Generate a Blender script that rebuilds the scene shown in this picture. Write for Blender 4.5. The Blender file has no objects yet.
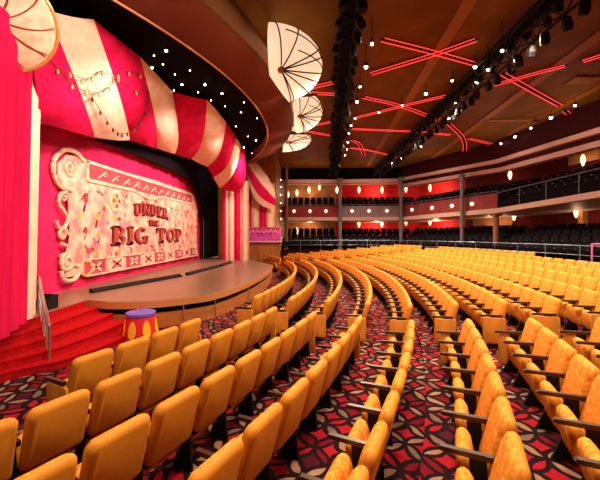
import bpy, math, random
from mathutils import Vector, Matrix
random.seed(7)
C = bpy.context.scene.collection
PI = math.pi
RE = 14.72            # outer radius of the stage canopy
EYE = 2.35            # eye height
F = 330.0             # focal length in pixels of the 600 px frame
HY = 235.0            # horizon row

def at(px, py, z=None, Y=None, X=None):
    """photo pixel -> point in the hall, on a known height / depth / width plane"""
    dx, dz = (px-300)/F, (HY-py)/F
    if z is not None: Y = (z-EYE)/dz
    elif X is not None: Y = X/dx
    return Vector((dx*Y, Y, EYE+dz*Y))
def proj(p):
    return 300+F*p[0]/p[1], HY-F*(p[2]-EYE)/p[1]

# ------------------------------------------------------------------ materials
MATS = {}
def mat(name, col, rough=.6, metal=0, emit=None, es=0, var=0, vscale=6, spec=.4, col2=None, bump=0, stretch=(1,1,1), coat=0, sheen=0):
    m = bpy.data.materials.new(name); m.use_nodes = True
    nt = m.node_tree; b = nt.nodes['Principled BSDF']
    b.inputs['Base Color'].default_value = (*col, 1)
    b.inputs['Roughness'].default_value = rough
    b.inputs['Metallic'].default_value = metal
    b.inputs['Specular IOR Level'].default_value = spec
    b.inputs['Coat Weight'].default_value = coat
    b.inputs['Sheen Weight'].default_value = sheen
    if emit:
        b.inputs['Emission Color'].default_value = (*emit, 1); b.inputs['Emission Strength'].default_value = es
    if var or bump:
        tc = nt.nodes.new('ShaderNodeTexCoord'); mp = nt.nodes.new('ShaderNodeMapping')
        mp.inputs['Scale'].default_value = stretch
        nt.links.new(tc.outputs['Object'], mp.inputs['Vector'])
        n = nt.nodes.new('ShaderNodeTexNoise'); n.inputs['Scale'].default_value = vscale; n.inputs['Detail'].default_value = 4
        nt.links.new(mp.outputs[0], n.inputs['Vector'])
        if var:
            r = nt.nodes.new('ShaderNodeValToRGB')
            c2 = col2 or tuple(max(0, c*(1-var)) for c in col)
            r.color_ramp.elements[0].position = .38; r.color_ramp.elements[1].position = .62
            r.color_ramp.elements[0].color = (*c2, 1); r.color_ramp.elements[1].color = (*col, 1)
            nt.links.new(n.outputs['Fac'], r.inputs[0]); nt.links.new(r.outputs[0], b.inputs['Base Color'])
        if bump:
            bp = nt.nodes.new('ShaderNodeBump'); bp.inputs['Strength'].default_value = bump; bp.inputs['Distance'].default_value = .05
            nt.links.new(n.outputs['Fac'], bp.inputs['Height']); nt.links.new(bp.outputs[0], b.inputs['Normal'])
    MATS[name] = m
    return m

def carpet_mat():
    m = bpy.data.materials.new('carpet'); m.use_nodes = True
    nt = m.node_tree; N = nt.nodes; L = nt.links; b = N['Principled BSDF']
    b.inputs['Roughness'].default_value = .95; b.inputs['Specular IOR Level'].default_value = .1
    geo = N.new('ShaderNodeNewGeometry'); sep = N.new('ShaderNodeSeparateXYZ'); L.new(geo.outputs['Position'], sep.inputs[0])
    def M(op, a, c=None, c3=None):
        n = N.new('ShaderNodeMath'); n.operation = op
        for i, v in enumerate((a, c, c3)):
            if v is None: continue
            if isinstance(v, (int, float)): n.inputs[i].default_value = v
            else: L.new(v, n.inputs[i])
        return n.outputs[0]
    s = 1/.32
    wn = N.new('ShaderNodeTexNoise'); wn.inputs['Scale'].default_value = 1.6; L.new(geo.outputs['Position'], wn.inputs['Vector'])
    wv = N.new('ShaderNodeVectorMath'); wv.operation = 'MULTIPLY_ADD'; L.new(wn.outputs['Color'], wv.inputs[0]); wv.inputs[1].default_value = (.3,.3,0); L.new(geo.outputs['Position'], wv.inputs[2])
    sep = N.new('ShaderNodeSeparateXYZ'); L.new(wv.outputs[0], sep.inputs[0])
    u = M('MULTIPLY', M('ADD', M('MULTIPLY', sep.outputs[0], .92), M('MULTIPLY', sep.outputs[1], .39)), s)
    v = M('MULTIPLY', M('SUBTRACT', M('MULTIPLY', sep.outputs[1], .92), M('MULTIPLY', sep.outputs[0], .39)), s)
    fu, fv = M('FRACT', u), M('FRACT', v)
    ds = []
    for (i, j) in ((0,0),(1,0),(0,1),(1,1)):
        a = M('SUBTRACT', fu, i); c = M('SUBTRACT', fv, j)
        ds.append(M('SQRT', M('ADD', M('MULTIPLY', a, a), M('MULTIPLY', c, c))))
    inside = None; edge = None
    for d in ds:
        q = M('LESS_THAN', d, .7071); inside = q if inside is None else M('ADD', inside, q)
        e = M('ABSOLUTE', M('SUBTRACT', d, .7071)); edge = e if edge is None else M('MINIMUM', edge, e)
    petal = M('GREATER_THAN', inside, 1.5)
    def rnd(a, c, seed):
        cx = N.new('ShaderNodeCombineXYZ'); L.new(a, cx.inputs[0]); L.new(c, cx.inputs[1]); cx.inputs[2].default_value = seed
        w = N.new('ShaderNodeTexWhiteNoise'); w.noise_dimensions = '3D'; L.new(cx.outputs[0], w.inputs['Vector']); return w.outputs['Value']
    rp = rnd(M('FLOOR', M('ADD', u, v)), M('FLOOR', M('SUBTRACT', u, v)), 1.5)
    rd = rnd(M('ROUND', u), M('ROUND', v), 7.5)
    def ramp(fac, cols):
        r = N.new('ShaderNodeValToRGB'); r.color_ramp.interpolation = 'CONSTANT'
        el = r.color_ramp.elements
        while len(el) < len(cols): el.new(.5)
        for k, (p, c) in enumerate(cols): el[k].position = p; el[k].color = (*c, 1)
        L.new(fac, r.inputs[0]); return r.outputs[0]
    red, dred, beige, grey, plum = (.42,.009,.022), (.20,.005,.012), (.38,.20,.125), (.22,.12,.09), (.09,.008,.02)
    cp = ramp(rp, [(0, beige), (.3, grey), (.5, red), (.72, dred), (.85, beige)])
    cd = ramp(rd, [(0, red), (.45, dred), (.7, plum), (.85, red)])
    mx = N.new('ShaderNodeMix'); mx.data_type = 'RGBA'
    L.new(petal, mx.inputs[0]); L.new(cd, mx.inputs[6]); L.new(cp, mx.inputs[7])
    nz = N.new('ShaderNodeTexNoise'); nz.inputs['Scale'].default_value = 30; L.new(geo.outputs['Position'], nz.inputs['Vector'])
    m2 = N.new('ShaderNodeMix'); m2.data_type = 'RGBA'; m2.blend_type = 'MULTIPLY'; m2.inputs[0].default_value = .5
    L.new(mx.outputs[2], m2.inputs[6]); L.new(nz.outputs['Fac'], m2.inputs[7])
    line = M('LESS_THAN', edge, .085)
    m3 = N.new('ShaderNodeMix'); m3.data_type = 'RGBA'
    L.new(line, m3.inputs[0]); L.new(m2.outputs[2], m3.inputs[6]); m3.inputs[7].default_value = (.012,.004,.006,1)
    L.new(m3.outputs[2], b.inputs['Base Color'])
    MATS['carpet'] = m
carpet_mat()

GOLD = (.80,.37,.045)
mat('gold_back', (.66,.245,.022), .6, var=.1, vscale=9, spec=.22)
mat('gold_print', (.80,.315,.042), .7, var=.34, vscale=24, spec=.12, col2=(.58,.175,.016))
mat('gold_panel', (.62,.22,.025), .5, var=.15, vscale=7, spec=.3)
mat('arm_wood', (.045,.016,.008), .35, spec=.5)
mat('dark_metal', (.007,.006,.006), .6, spec=.2)
mat('black_seat', (.006,.005,.008), .75, spec=.15)
mat('seat_silver', (.20,.19,.24), .4, metal=.6)
mat('black_cloth', (.006,.004,.006), .9, spec=.1)
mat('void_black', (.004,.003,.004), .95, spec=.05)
mat('drape_red', (.64,.008,.075), .8, var=.22, vscale=3, stretch=(1,1,.15), spec=.06)
mat('drape_cream', (.85,.60,.43), .8, var=.14, vscale=2.5, col2=(.79,.51,.36), spec=.06)
mat('show_red', (.78,.025,.12), .8, var=.3, vscale=1.2, stretch=(1,1,.3), spec=.06)
mat('art_ground', (.82,.54,.36), .85, var=.5, vscale=2.2, col2=(.70,.22,.20), spec=.05)
mat('art_cream', (.84,.58,.40), .8, var=.3, vscale=5, spec=.05)
mat('art_rose', (.55,.08,.10), .8, var=.35, vscale=3, spec=.1)
mat('art_brown', (.33,.06,.045), .8, spec=.1)
mat('art_shadow', (.14,.01,.012), .8, spec=.1)
mat('art_mauve', (.42,.20,.36), .8, spec=.1)
mat('art_ochre', (.78,.40,.12), .8, spec=.1)
mat('stage_wood', (.26,.145,.09), .32, var=.25, vscale=3, stretch=(.3,6,1), spec=.5)
mat('fascia_wood', (.46,.15,.035), .4, var=.3, vscale=2, stretch=(1,1,8), spec=.4)
mat('lip_wood', (.50,.20,.07), .35, spec=.5)
mat('step_red', (.42,.003,.006), .9, var=.25, vscale=12, spec=.1)
mat('rail_steel', (.55,.55,.56), .3, metal=.9)
mat('rail_blue', (.20,.24,.30), .4, metal=.6)
mat('ceil_brown', (.20,.078,.009), .7, var=.3, vscale=.9, spec=.15)
mat('rib_brown', (.30,.12,.02), .6, spec=.15)
mat('maroon', (.035,.004,.004), .7, spec=.1)
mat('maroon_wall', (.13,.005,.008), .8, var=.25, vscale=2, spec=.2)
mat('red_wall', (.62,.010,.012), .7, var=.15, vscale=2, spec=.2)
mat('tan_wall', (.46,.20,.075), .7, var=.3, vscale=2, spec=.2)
mat('wood_wall', (.44,.15,.03), .45, var=.35, vscale=2.5, stretch=(3,3,.4), spec=.4)
mat('cream_trim', (.64,.42,.34), .5, spec=.3)
mat('canopy_brown', (.14,.030,.013), .6, var=.12, vscale=2, spec=.15)
mat('canopy_edge', (.10,.035,.010), .6, spec=.15)
mat('gold_trim', (.60,.30,.08), .35, metal=.4)
mat('panel_red', (.30,.03,.03), .6, var=.2, vscale=2)
mat('panel_grey', (.33,.24,.27), .6, var=.2, vscale=2)
mat('pillar_brown', (.30,.12,.05), .5)
mat('post_grey', (.20,.18,.19), .4, metal=.3)
mat('bulb', (1,.9,.75), .4, emit=(1,.72,.48), es=14)
mat('bulb_white', (1,.95,.85), .4, emit=(1,.85,.68), es=22)
mat('sconce_glow', (1,.8,.5), .5, emit=(1,.56,.22), es=5)
mat('scallop_glow', (1,.8,.7), .5, emit=(1,.55,.36), es=2.6)
mat('neon', (.6,.02,.02), .4, emit=(1,.035,.035), es=2.2)
mat('lantern_skin', (.95,.74,.52), .8, emit=(1,.70,.45), es=.88, var=.15, vscale=1.6)
mat('wire', (.05,.02,.012), .6)
mat('tub_red', (.70,.012,.02), .5); mat('tub_yellow', (.95,.45,.02), .5); mat('tub_blue', (.14,.10,.55), .4)
mat('violet', (.45,.03,.42), .55, var=.4, vscale=4, col2=(.75,.10,.38)); mat('pink_cloth', (.9,.18,.42), .6)
mat('blue_lit', (.05,.06,.45), .5)

# ------------------------------------------------------------------ mesh builder
class MB:
    def __init__(s): s.v = []; s.f = []; s.m = []; s.mats = []; s.xf = Matrix()
    def mi(s, name):
        if name not in s.mats: s.mats.append(name)
        return s.mats.index(name)
    def add(s, vs, fs, mname):
        o = len(s.v); k = s.mi(mname)
        s.v += [tuple(s.xf @ Vector(p)) for p in vs]
        for f in fs: s.f.append(tuple(i+o for i in f)); s.m.append(k)
        return s
    def box(s, c, size, m, rz=0, rx=0, ry=0):
        R = Matrix.Translation(c) @ Matrix.Rotation(rz,4,'Z') @ Matrix.Rotation(ry,4,'Y') @ Matrix.Rotation(rx,4,'X')
        a, b, d = (q/2 for q in size)
        vs = [R @ Vector((x,y,z)) for x in (-a,a) for y in (-b,b) for z in (-d,d)]
        return s.add(vs, [(0,1,3,2),(4,6,7,5),(0,4,5,1),(2,3,7,6),(0,2,6,4),(1,5,7,3)], m)
    def tube(s, pts, r, m, n=8, closed=False):
        pts = [Vector(p) for p in pts]; k = len(pts); vs = []; fs = []
        for i, p in enumerate(pts):
            a = pts[(i-1) % k] if (i or closed) else p; b = pts[(i+1) % k] if (i < k-1 or closed) else p
            t = (b-a).normalized()
            up = Vector((0,0,1)) if abs(t.z) < .95 else Vector((1,0,0))
            e1 = t.cross(up).normalized(); e2 = t.cross(e1)
            rr = r[i] if isinstance(r, (list, tuple)) else r
            vs += [p+(e1*math.cos(2*PI*j/n)+e2*math.sin(2*PI*j/n))*rr for j in range(n)]
        for i in range(k if closed else k-1):
            i2 = (i+1) % k
            fs += [(i*n+j, i*n+(j+1) % n, i2*n+(j+1) % n, i2*n+j) for j in range(n)]
        if not closed: fs += [tuple(range(n))[::-1], tuple((k-1)*n+j for j in range(n))]
        return s.add(vs, fs, m)
    def lathe(s, prof, m, n=20, c=(0,0,0), axis=None):
        vs = []; fs = []; k = len(prof); c = Vector(c)
        R = Vector((0,0,1)).rotation_difference(Vector(axis)).to_matrix() if axis is not None else Matrix.Identity(3)
        for (r, z) in prof:
            vs += [c + R @ Vector((r*math.cos(2*PI*j/n), r*math.sin(2*PI*j/n), z)) for j in range(n)]
        for i in range(k-1):
            fs += [(i*n+j, i*n+(j+1) % n, (i+1)*n+(j+1) % n, (i+1)*n+j) for j in range(n)]
        fs += [tuple(range(n))[::-1], tuple((k-1)*n+j for j in range(n))]
        return s.add(vs, fs, m)
    def prism(s, poly, d, m):
        """poly: list of 3-D points (planar), extruded by vector d"""
        n = len(poly); d = Vector(d); vs = [Vector(p) for p in poly]+[Vector(p)+d for p in poly]
        fs = [tuple(range(n))[::-1], tuple(range(n, 2*n))]+[(i, (i+1) % n, n+(i+1) % n, n+i) for i in range(n)]
        return s.add(vs, fs, m)
    def grid(s, rows, m, thick=None):
        k, n = len(rows), len(rows[0]); vs = [p for r in rows for p in r]
        fs = [(i*n+j, i*n+j+1, (i+1)*n+j+1, (i+1)*n+j) for i in range(k-1) for j in range(n-1)]
        if thick is not None:
            t = Vector(thick); o = k*n
            vs = vs+[Vector(p)+t for p in vs]
            fs += [tuple(q+o for q in f[::-1]) for f in list(fs)]
            for i in range(k-1):
                fs += [(i*n, (i+1)*n, o+(i+1)*n, o+i*n), ((i+1)*n-1, o+(i+1)*n-1, o+(i+2)*n-1, (i+2)*n-1)]
            for j in range(n-1):
                fs += [(j, o+j, o+j+1, j+1), ((k-1)*n+j, (k-1)*n+j+1, o+(k-1)*n+j+1, o+(k-1)*n+j)]
        return s.add(vs, fs, m)
    def slab(s, w, h, t, r, e, M, mf, mb=None, rtop=None, nseg=4):
        """pillow slab: rounded rectangle in local x/z, thickness along y, edge softness e; front face at +y"""
        rt = rtop or r; pts = []
        for (cx, cz, a0, rr) in ((w/2-rt, h-rt, 0, rt), (-w/2+rt, h-rt, PI/2, rt), (-w/2+r, r, PI, r), (w/2-r, r, 1.5*PI, r)):
            for q in range(nseg+1):
                a = a0+PI/2*q/nseg; pts.append((cx+rr*math.cos(a), cz+rr*math.sin(a)))
        n = len(pts); vs = []
        cz = h/2
        for (y, ins) in ((-t/2, e), (-t/2+e*.45, e*.25), (-t/2+e, 0), (t/2-e, 0), (t/2-e*.45, e*.25), (t/2, e)):
            fx, fz = (w/2-ins)/(w/2), (h/2-ins)/(h/2)
            vs += [M @ Vector((x*fx, y, cz+(z-cz)*fz)) for x, z in pts]
        fb, ff = [], []
        for i in range(5):
            (fb if i < 3 else ff).extend((i*n+j, i*n+(j+1) % n, (i+1)*n+(j+1) % n, (i+1)*n+j) for j in range(n))
        fb.append(tuple(range(n))[::-1]); ff.append(tuple(5*n+j for j in range(n)))
        o = len(s.v); s.v += [tuple(s.xf @ v) for v in vs]
        for fl, mm in ((fb, mb or mf), (ff, mf)):
            k = s.mi(mm)
            for f in fl: s.f.append(tuple(i+o for i in f)); s.m.append(k)
        return s
    def mesh(s, name, smooth=False, angle=40):
        me = bpy.data.meshes.new(name); me.from_pydata(s.v, [], s.f)
        for m in s.mats: me.materials.append(MATS[m])
        me.polygons.foreach_set('material_index', s.m)
        me.polygons.foreach_set('use_smooth', [smooth]*len(s.f))
        me.update()
        import bmesh
        bm = bmesh.new(); bm.from_mesh(me); bmesh.ops.recalc_face_normals(bm, faces=bm.faces); bm.to_mesh(me); bm.free()
        if smooth: me.set_sharp_from_angle(angle=math.radians(angle))
        return me
    def build(s, name, parent=None, smooth=False, angle=40):
        o = bpy.data.objects.new(name, s.mesh(name, smooth, angle)); C.objects.link(o)
        if parent:
            o.parent = parent
            if o.parent.type == 'EMPTY' or True:
                o.matrix_parent_inverse = Matrix.Identity(4)
        return o

def tag(o, label=None, cat=None, group=None, kind=None):
    if label: o['label'] = label
    if cat: o['category'] = cat
    if group: o['group'] = group
    if kind: o['kind'] = kind
    return o
def thing(name, loc, label, cat, group=None, rz=0):
    o = bpy.data.objects.new(name, None); C.objects.link(o); o.location = loc; o.rotation_euler = (0,0,rz); o.empty_display_size = .1
    return tag(o, label, cat, group)
class Parts:
    """builds parts in world coordinates under an Empty without rotation"""
    def __init__(s, root): s.root = root
    def mb(s): m = MB(); m.xf = Matrix.Translation(-Vector(s.root.location)); return m
def copy_thing(root, loc, rz):
    r = root.copy(); C.objects.link(r); r.location = loc; r.rotation_euler = (0,0,rz)
    for ch in root.children:
        c = ch.copy(); C.objects.link(c); c.parent = r
        for g in ch.children:
            d = g.copy(); C.objects.link(d); d.parent = c
    return r
ORD = ['','first','second','third','fourth','fifth','sixth','seventh','eighth','ninth','tenth','eleventh','twelfth','thirteenth','fourteenth','fifteenth','sixteenth','seventeenth','eighteenth','nineteenth','twentieth']
def ordn(n):
    if n <= 20: return ORD[n]
    return '%d%s' % (n, {1:'st',2:'nd',3:'rd'}.get(n % 10, 'th') if n % 100 not in (11,12,13) else 'th')
def catmull(P, n=8):
    P = [Vector(p) for p in P]; Q = [P[0]*2-P[1]]+P+[P[-1]*2-P[-2]]; out = []
    for i in range(1, len(Q)-2):
        a, b, c, d = Q[i-1:i+3]
        for k in range(n):
            t = k/n
            out.append(.5*((2*b)+(c-a)*t+(2*a-5*b+4*c-d)*t*t+(3*b-a-3*c+d)*t**3))
    out.append(P[-1]); return out

# ------------------------------------------------------------------ seating geometry
CX, CY = -22.7, 14.0          # centre of the concentric rows
PITCH = .87; R1 = 22.5; NR = 13; SP = .555
def rowR(k): return R1+PITCH*(k-1)
def rowZ(k): return 0 if k <= 5 else .085*(k-5)
def pol(R, th, z=0): return Vector((CX+R*math.cos(th), CY+R*math.sin(th), z))

# front line of the galleries (straight boxes at the end, then curving round the house)
PATH = [Vector(p) for p in ((-1.7,30,0),(3.6,30,0),(9.1,29.5,0),(12.8,21.4,0),(13.6,14,0),(12.4,6,0),(10.2,0,0))]
def off(d, i0=0, i1=None):
    out = []
    for i, p in enumerate(PATH):
        a = (PATH[i]-PATH[i-1]).normalized() if i else None
        b = (PATH[i+1]-PATH[i]).normalized() if i < len(PATH)-1 else None
        na = Vector((-a.y,a.x,0)) if a else None; nb = Vector((-b.y,b.x,0)) if b else None
        if na is None: n = nb
        elif nb is None: n = na
        else:
            n = (na+nb).normalized(); n = n/max(.5, n.dot(na))
        out.append(p+n*d)
    return out[i0:(i1+1 if i1 is not None else None)]
def zset(pts, z):
    if not isinstance(z, (list, tuple)): z = [z]*len(pts)
    return [Vector((p.x,p.y,q)) for p, q in zip(pts, z)]

# ------------------------------------------------------------------ the setting
th0, th1, NT = math.radians(-62), math.radians(38), 60
fl = MB(); prof = [(4, 0), (rowR(5)+.22, 0)]
for k in range(6, NR+1):
    prof += [(prof[-1][0], rowZ(k)), (rowR(k)+.22, rowZ(k))]
prof += [(rowR(NR)+4.5, rowZ(NR)), (rowR(NR)+14, rowZ(NR))]
fl.grid([[pol(R, th0+(th1-th0)*i/NT, z) for i in range(NT+1)] for (R, z) in prof], 'carpet')
tag(fl.build('floor'), kind='structure')

cl = MB(); cl.box((5, 17, EYE+6.15), (40, 44, .1), 'ceil_brown')
tag(cl.build('ceiling'), kind='structure')

# rear walls: end boxes (tan / red) and the round side
rear = off(5.2)
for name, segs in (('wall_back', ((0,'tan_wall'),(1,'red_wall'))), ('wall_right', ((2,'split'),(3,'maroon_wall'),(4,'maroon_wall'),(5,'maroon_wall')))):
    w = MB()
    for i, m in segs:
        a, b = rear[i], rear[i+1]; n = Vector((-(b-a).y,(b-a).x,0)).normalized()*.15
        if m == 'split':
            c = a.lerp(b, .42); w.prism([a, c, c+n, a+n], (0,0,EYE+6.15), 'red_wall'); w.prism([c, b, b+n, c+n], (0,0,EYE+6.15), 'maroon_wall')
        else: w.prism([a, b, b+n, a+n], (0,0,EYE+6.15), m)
    tag(w.build(name), kind='structure')
# stage-side wall: black masking round the proscenium opening
pw = MB()
X0 = -6.5
opening = [(7.0,.71-EYE),(7.0,2.1),(7.5,2.6),(8.2,2.85),(9.6,2.98),(12.3,3.16),(15.3,3.27),(17.9,3.30),(19.6,3.22),(20.8,2.95),(21.8,2.45),(22.4,1.8),(22.7,1.0),(22.7,.71-EYE)]
top = EYE+6.1
inner = [(y, z+EYE) for y, z in opening]
outer = [(3,0),(3,top)]+[(3+(27-3)*i/9, top) for i in range(1,10)]+[(27,top),(27,0)]
outer = [(3,.71),(3,2.5),(3,5),(3,top),(7,top),(11,top),(15,top),(18,top),(20,top),(22,top),(25,top),(27,top),(27,4),(27,.71)]
for a in range(len(inner)-1):
    for dx in (0,):
        q = [(X0, *inner[a]), (X0, *inner[a+1]), (X0, *outer[a+1]), (X0, *outer[a])]
        pw.prism(q, (-.12,0,0), 'black_cloth')
tag(pw.build('wall_left'), kind='structure')
# timber return wall beyond the stage
rw = MB(); rw.box((-3.85, 24.1, 4.2), (4.2, .2, 8.4), 'wood_wall'); rw.box((-1.85, 27.2, 4.2), (.2, 6, 8.4), 'wood_wall')
tag(rw.build('wall_front'), kind='structure')

# ------------------------------------------------------------------ stage
front = catmull([(-5.4,8.38,0),(-4.65,8.17,0),(-3.75,8.28,0),(-2.95,8.78,0),(-2.42,9.39,0),(-1.95,11.0,0),(-1.62,13.2,0),(-1.46,15.6,0),(-1.52,18.2,0)], 6)
outline = [Vector((-5.3,3.6,0)),Vector((-5.3,5.2,0))]+front+[Vector((-2.6,20.3,0)),Vector((-3.9,23.6,0)),Vector((-9,23.9,0)),Vector((-9,3.6,0))]
def inset(pts, d):
    c = Vector((-6.5,14,0)); return [p+(c-p).normalized()*d for p in pts]
st = thing('stage', (-6.5,14,0), 'broad thrust stage of brown boards with curved timber front edge', 'stage')
P = Parts(st)
m = P.mb(); m.prism([p+Vector((0,0,.64)) for p in outline], (0,0,.06), 'stage_wood'); m.build('stage_floor', st)
m = P.mb()
edge = front+[Vector((-2.6,20.3,0))]
m.grid([[p+Vector((0,0,.695)) for p in inset(edge,-.04)], [p+Vector((0,0,.52)) for p in inset(edge,-.04)]], 'lip_wood', (-.05,.02,0)); m.build('edge_lip', st, True)
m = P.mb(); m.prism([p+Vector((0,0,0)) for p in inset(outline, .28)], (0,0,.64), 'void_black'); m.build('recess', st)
m = P.mb(); m.grid([[p+Vector((0,0,.36)) for p in inset(edge,.26)], [p+Vector((0,0,.36)) for p in inset(edge,.02)], [p+Vector((0,0,0)) for p in inset(edge,.02)]], 'fascia_wood'); m.build('front_fascia', st, True, 50)
for px, py in ((182,309),(217,301),(250,286)):
    j = min(range(len(edge)), key=lambda i: abs(proj(edge[i]+Vector((0,0,.5)))[0]-px)); p = inset(edge,-.02)[j]
    m = P.mb(); m.box((p.x, p.y, .27), (.025,.025,.5), 'rail_steel'); tag(m.build('trim_strut', st), 'thin pale metal strut')

# red steps at the near corner
A = catmull([(-5.3,3.8,0),(-5.3,5.2,0),(-5.33,6.4,0),(-5.38,7.5,0),(-5.4,8.3,0)], 5)
B = catmull([(-5.25,3.6,0),(-4.80,5.16,0),(-4.2,5.85,0),(-3.86,6.85,0),(-3.80,8.0,0)], 5)
sp = thing('stage_steps', (-4.7,6.2,0), 'red carpeted steps rising to the near corner of the stage', 'steps')
P = Parts(sp); NS = 5
for k in range(1, NS):
    f0, f1 = (k-1)/(NS-1), k/(NS-1); z = .7-.14*k
    m = P.mb()
    f00 = 0 if k == 1 else f0-.02
    a = [A[i].lerp(B[i], f00) for i in range(len(A))]; b = [A[i].lerp(B[i], f1) for i in range(len(A))]
    rows = [[p+Vector((0,0,0)) for p in a], [p+Vector((0,0,z)) for p in a], [p+Vector((0,0,z)) for p in b], [p+(q-p).normalized()*-.0+Vector((0,0,z-.03)) for p, q in zip(b, a)], [p+(q-p)*.04+Vector((0,0,z-.04)) for p, q in zip(b, a)], [p+(q-p)*.04 for p, q in zip(b, a)]]
    m.grid(rows, 'step_red')
    for e in (0, -1):
        m.add([r[e] for r in rows], [tuple(range(6))], 'step_red')
    m.build('step', sp)
m = P.mb(); m.grid([[p+Vector((.012,0,.70)) for p in A], [p+Vector((.012,0,0)) for p in A]], 'step_red', (-.012,0,0)); m.build('top_riser', sp)

# stair rail: steel frame with a lattice infill
ra, rb = Vector((-5.72,7.2,.7)), Vector((-4.42,5.82,.0))
hr = thing('stair_railing', rb, 'slanting silver stair railing with lattice infill on the red steps', 'railing')
P = Parts(hr)
def rp(t, h):
    p = ra.lerp(rb, t); zz = .7+(.0-.7)*max(0, (t-.12)/.88); return Vector((p.x,p.y,zz+h))
m = P.mb(); m.tube([rp(t, .76) for t in (0,.12,.4,.7,1)], .022, 'rail_steel'); m.build('top_rail', hr, True)
m = P.mb(); m.tube([rp(t, .12) for t in (0,.12,.4,.7,1)], .014, 'rail_steel'); m.build('bottom_rail', hr, True)
for t in (0, .5, 1):
    m = P.mb(); m.tube([rp(t, -.12 if t == .5 else 0), rp(t, .76)], .02, 'rail_steel'); m.build('post', hr, True)
m = P.mb()
for i in range(13):
    t = i/12
    m.tube([rp(t, .12), rp(min(1, t+.12), .76)], .007, 'rail_steel', 5); m.tube([rp(t, .76), rp(min(1, t+.12), .12)], .007, 'rail_steel', 5)
m.build('lattice', hr)

# stage dressing
sb = thing('stage_monitor', at(46,309,z=.7), 'small black monitor speaker on the stage behind the stair railing', 'speaker')
m = MB(); m.prism([(-.14,-.16,0),(-.14,.16,0),(-.14,.16,.3),(-.14,-.02,.34),(-.14,-.16,.2)], (.3,0,0), 'dark_metal'); m.build('cabinet', sb)
m = MB(); m.prism([(-.12,-.15,.2),(-.12,-.03,.335),(-.12,-.045,.35),(-.12,-.165,.215)], (.26,0,0), 'black_cloth'); m.build('grille', sb)
flp = [(( -5.95,9.4),(-4.75,13.1)), ((-4.62,13.5),(-4.2,17.0)), ((-4.16,17.3),(-4.12,19.6))]
names = ['nearest', 'middle', 'farthest']
for (a, b), nm in zip(flp, names):
    a, b = Vector((*a,.7)), Vector((*b,.7)); c = (a+b)/2; L = (b-a).length; rz = math.atan2(b.y-a.y, b.x-a.x)
    r = thing('footlight_trough', c, '%s of the three black footlight troughs lying along the stage floor' % nm, 'footlight', 'footlight troughs', rz)
    m = MB(); m.prism([(-L/2,-.11,0),(-L/2,.08,0),(-L/2,.08,.11),(-L/2,.02,.11),(-L/2,-.11,.04)], (L,0,0), 'dark_metal'); m.build('housing', r)
    n = int(L/.35)
    for i in range(n):
        m = MB(); m.lathe([(.02,0),(.03,.02),(.02,.04)], 'seat_silver', 8, (-L/2+.2+i*.35, .03, .105), (0,1,0))
        m.build('footlight_lamp', r)
# circus tub
tb = thing('circus_tub', (-3.62,7.5,0), 'red circus tub with yellow flames and blue rim beside the stage steps', 'tub')
H = .60
m = MB(); m.lathe([(.37,0),(.36,.06),(.30,H-.1),(.285,H-.02)], 'tub_red', 32); m.build('body', tb, True)
m = MB(); m.lathe([(.295,H-.07),(.315,H-.06),(.315,H-.005),(.30,H+.01)], 'tub_blue', 32); m.build('rim', tb, True)
for k in range(7):
    a = 2*PI*(k+.15)/7; m = MB(); pts = []
    for q in range(16):
        t = 2*PI*q/16; zz = .27+.19*math.cos(t); w = .085*math.sin(t)*(1-.25*math.cos(t))
        rr = .37-.075*(zz/H)*1.1+.006; pts.append((rr*math.cos(a+w/rr), rr*math.sin(a+w/rr), zz))
    m.prism(pts, (.012*math.cos(a),.012*math.sin(a),0), 'tub_yellow'); m.build('flame', tb)
m = MB(); m.tube([(0,0,H),(0,0,H+.16)], .012, 'rail_steel'); m.build('pin', tb)

# ------------------------------------------------------------------ show curtain with the painted panel
XB = -6.95
sc_ = thing('show_curtain', (XB,15,.7), 'red show curtain carrying a painted circus panel behind the stage', 'curtain')
P = Parts(sc_)
m = P.mb(); rows = []
for z in (.7, 2, 3.5, 5, 6.2): rows.append([Vector((XB-.05+.035*math.sin(i*1.15), 6.6+i*(24-6.6)/80, z)) for i in range(81)])
m.grid(rows, 'show_red', (-.03,0,0)); m.build('drape', sc_, True)
XP = XB+.03
def yz(y, z): return Vector((XP, y, z))
m = P.mb()
panel = [(9.7,1.1),(9.75,1.6),(9.9,2.4),(9.8,3.6),(9.4,4.0),(9.4,4.4),(9.75,4.72),(10.4,4.8),(10.9,4.72),(15.5,4.95),(20.8,5.02),(21.6,4.9),(21.9,4.2),(22.0,2.5),(22.2,1.0)]
m.prism([yz(y,z) for y,z in panel], (.03,0,0), 'art_ground'); pn = m.build('painted_panel', sc_)
def scroll(pts, r, mt, mbs, n=6):
    q = catmull([(XP+.05, y, z) for y, z in pts], n); mbs.tube(q, r, mt, 6)
def spiral(cy, cz, r0, turns, dirn, a0):
    out = []
    for i in range(int(turns*14)+1):
        t = i/14; rr = r0*(1-t/(turns+.25)); a = a0+dirn*2*PI*t
        out.append((cy+rr*math.cos(a), cz+rr*math.sin(a)))
    return out
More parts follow.
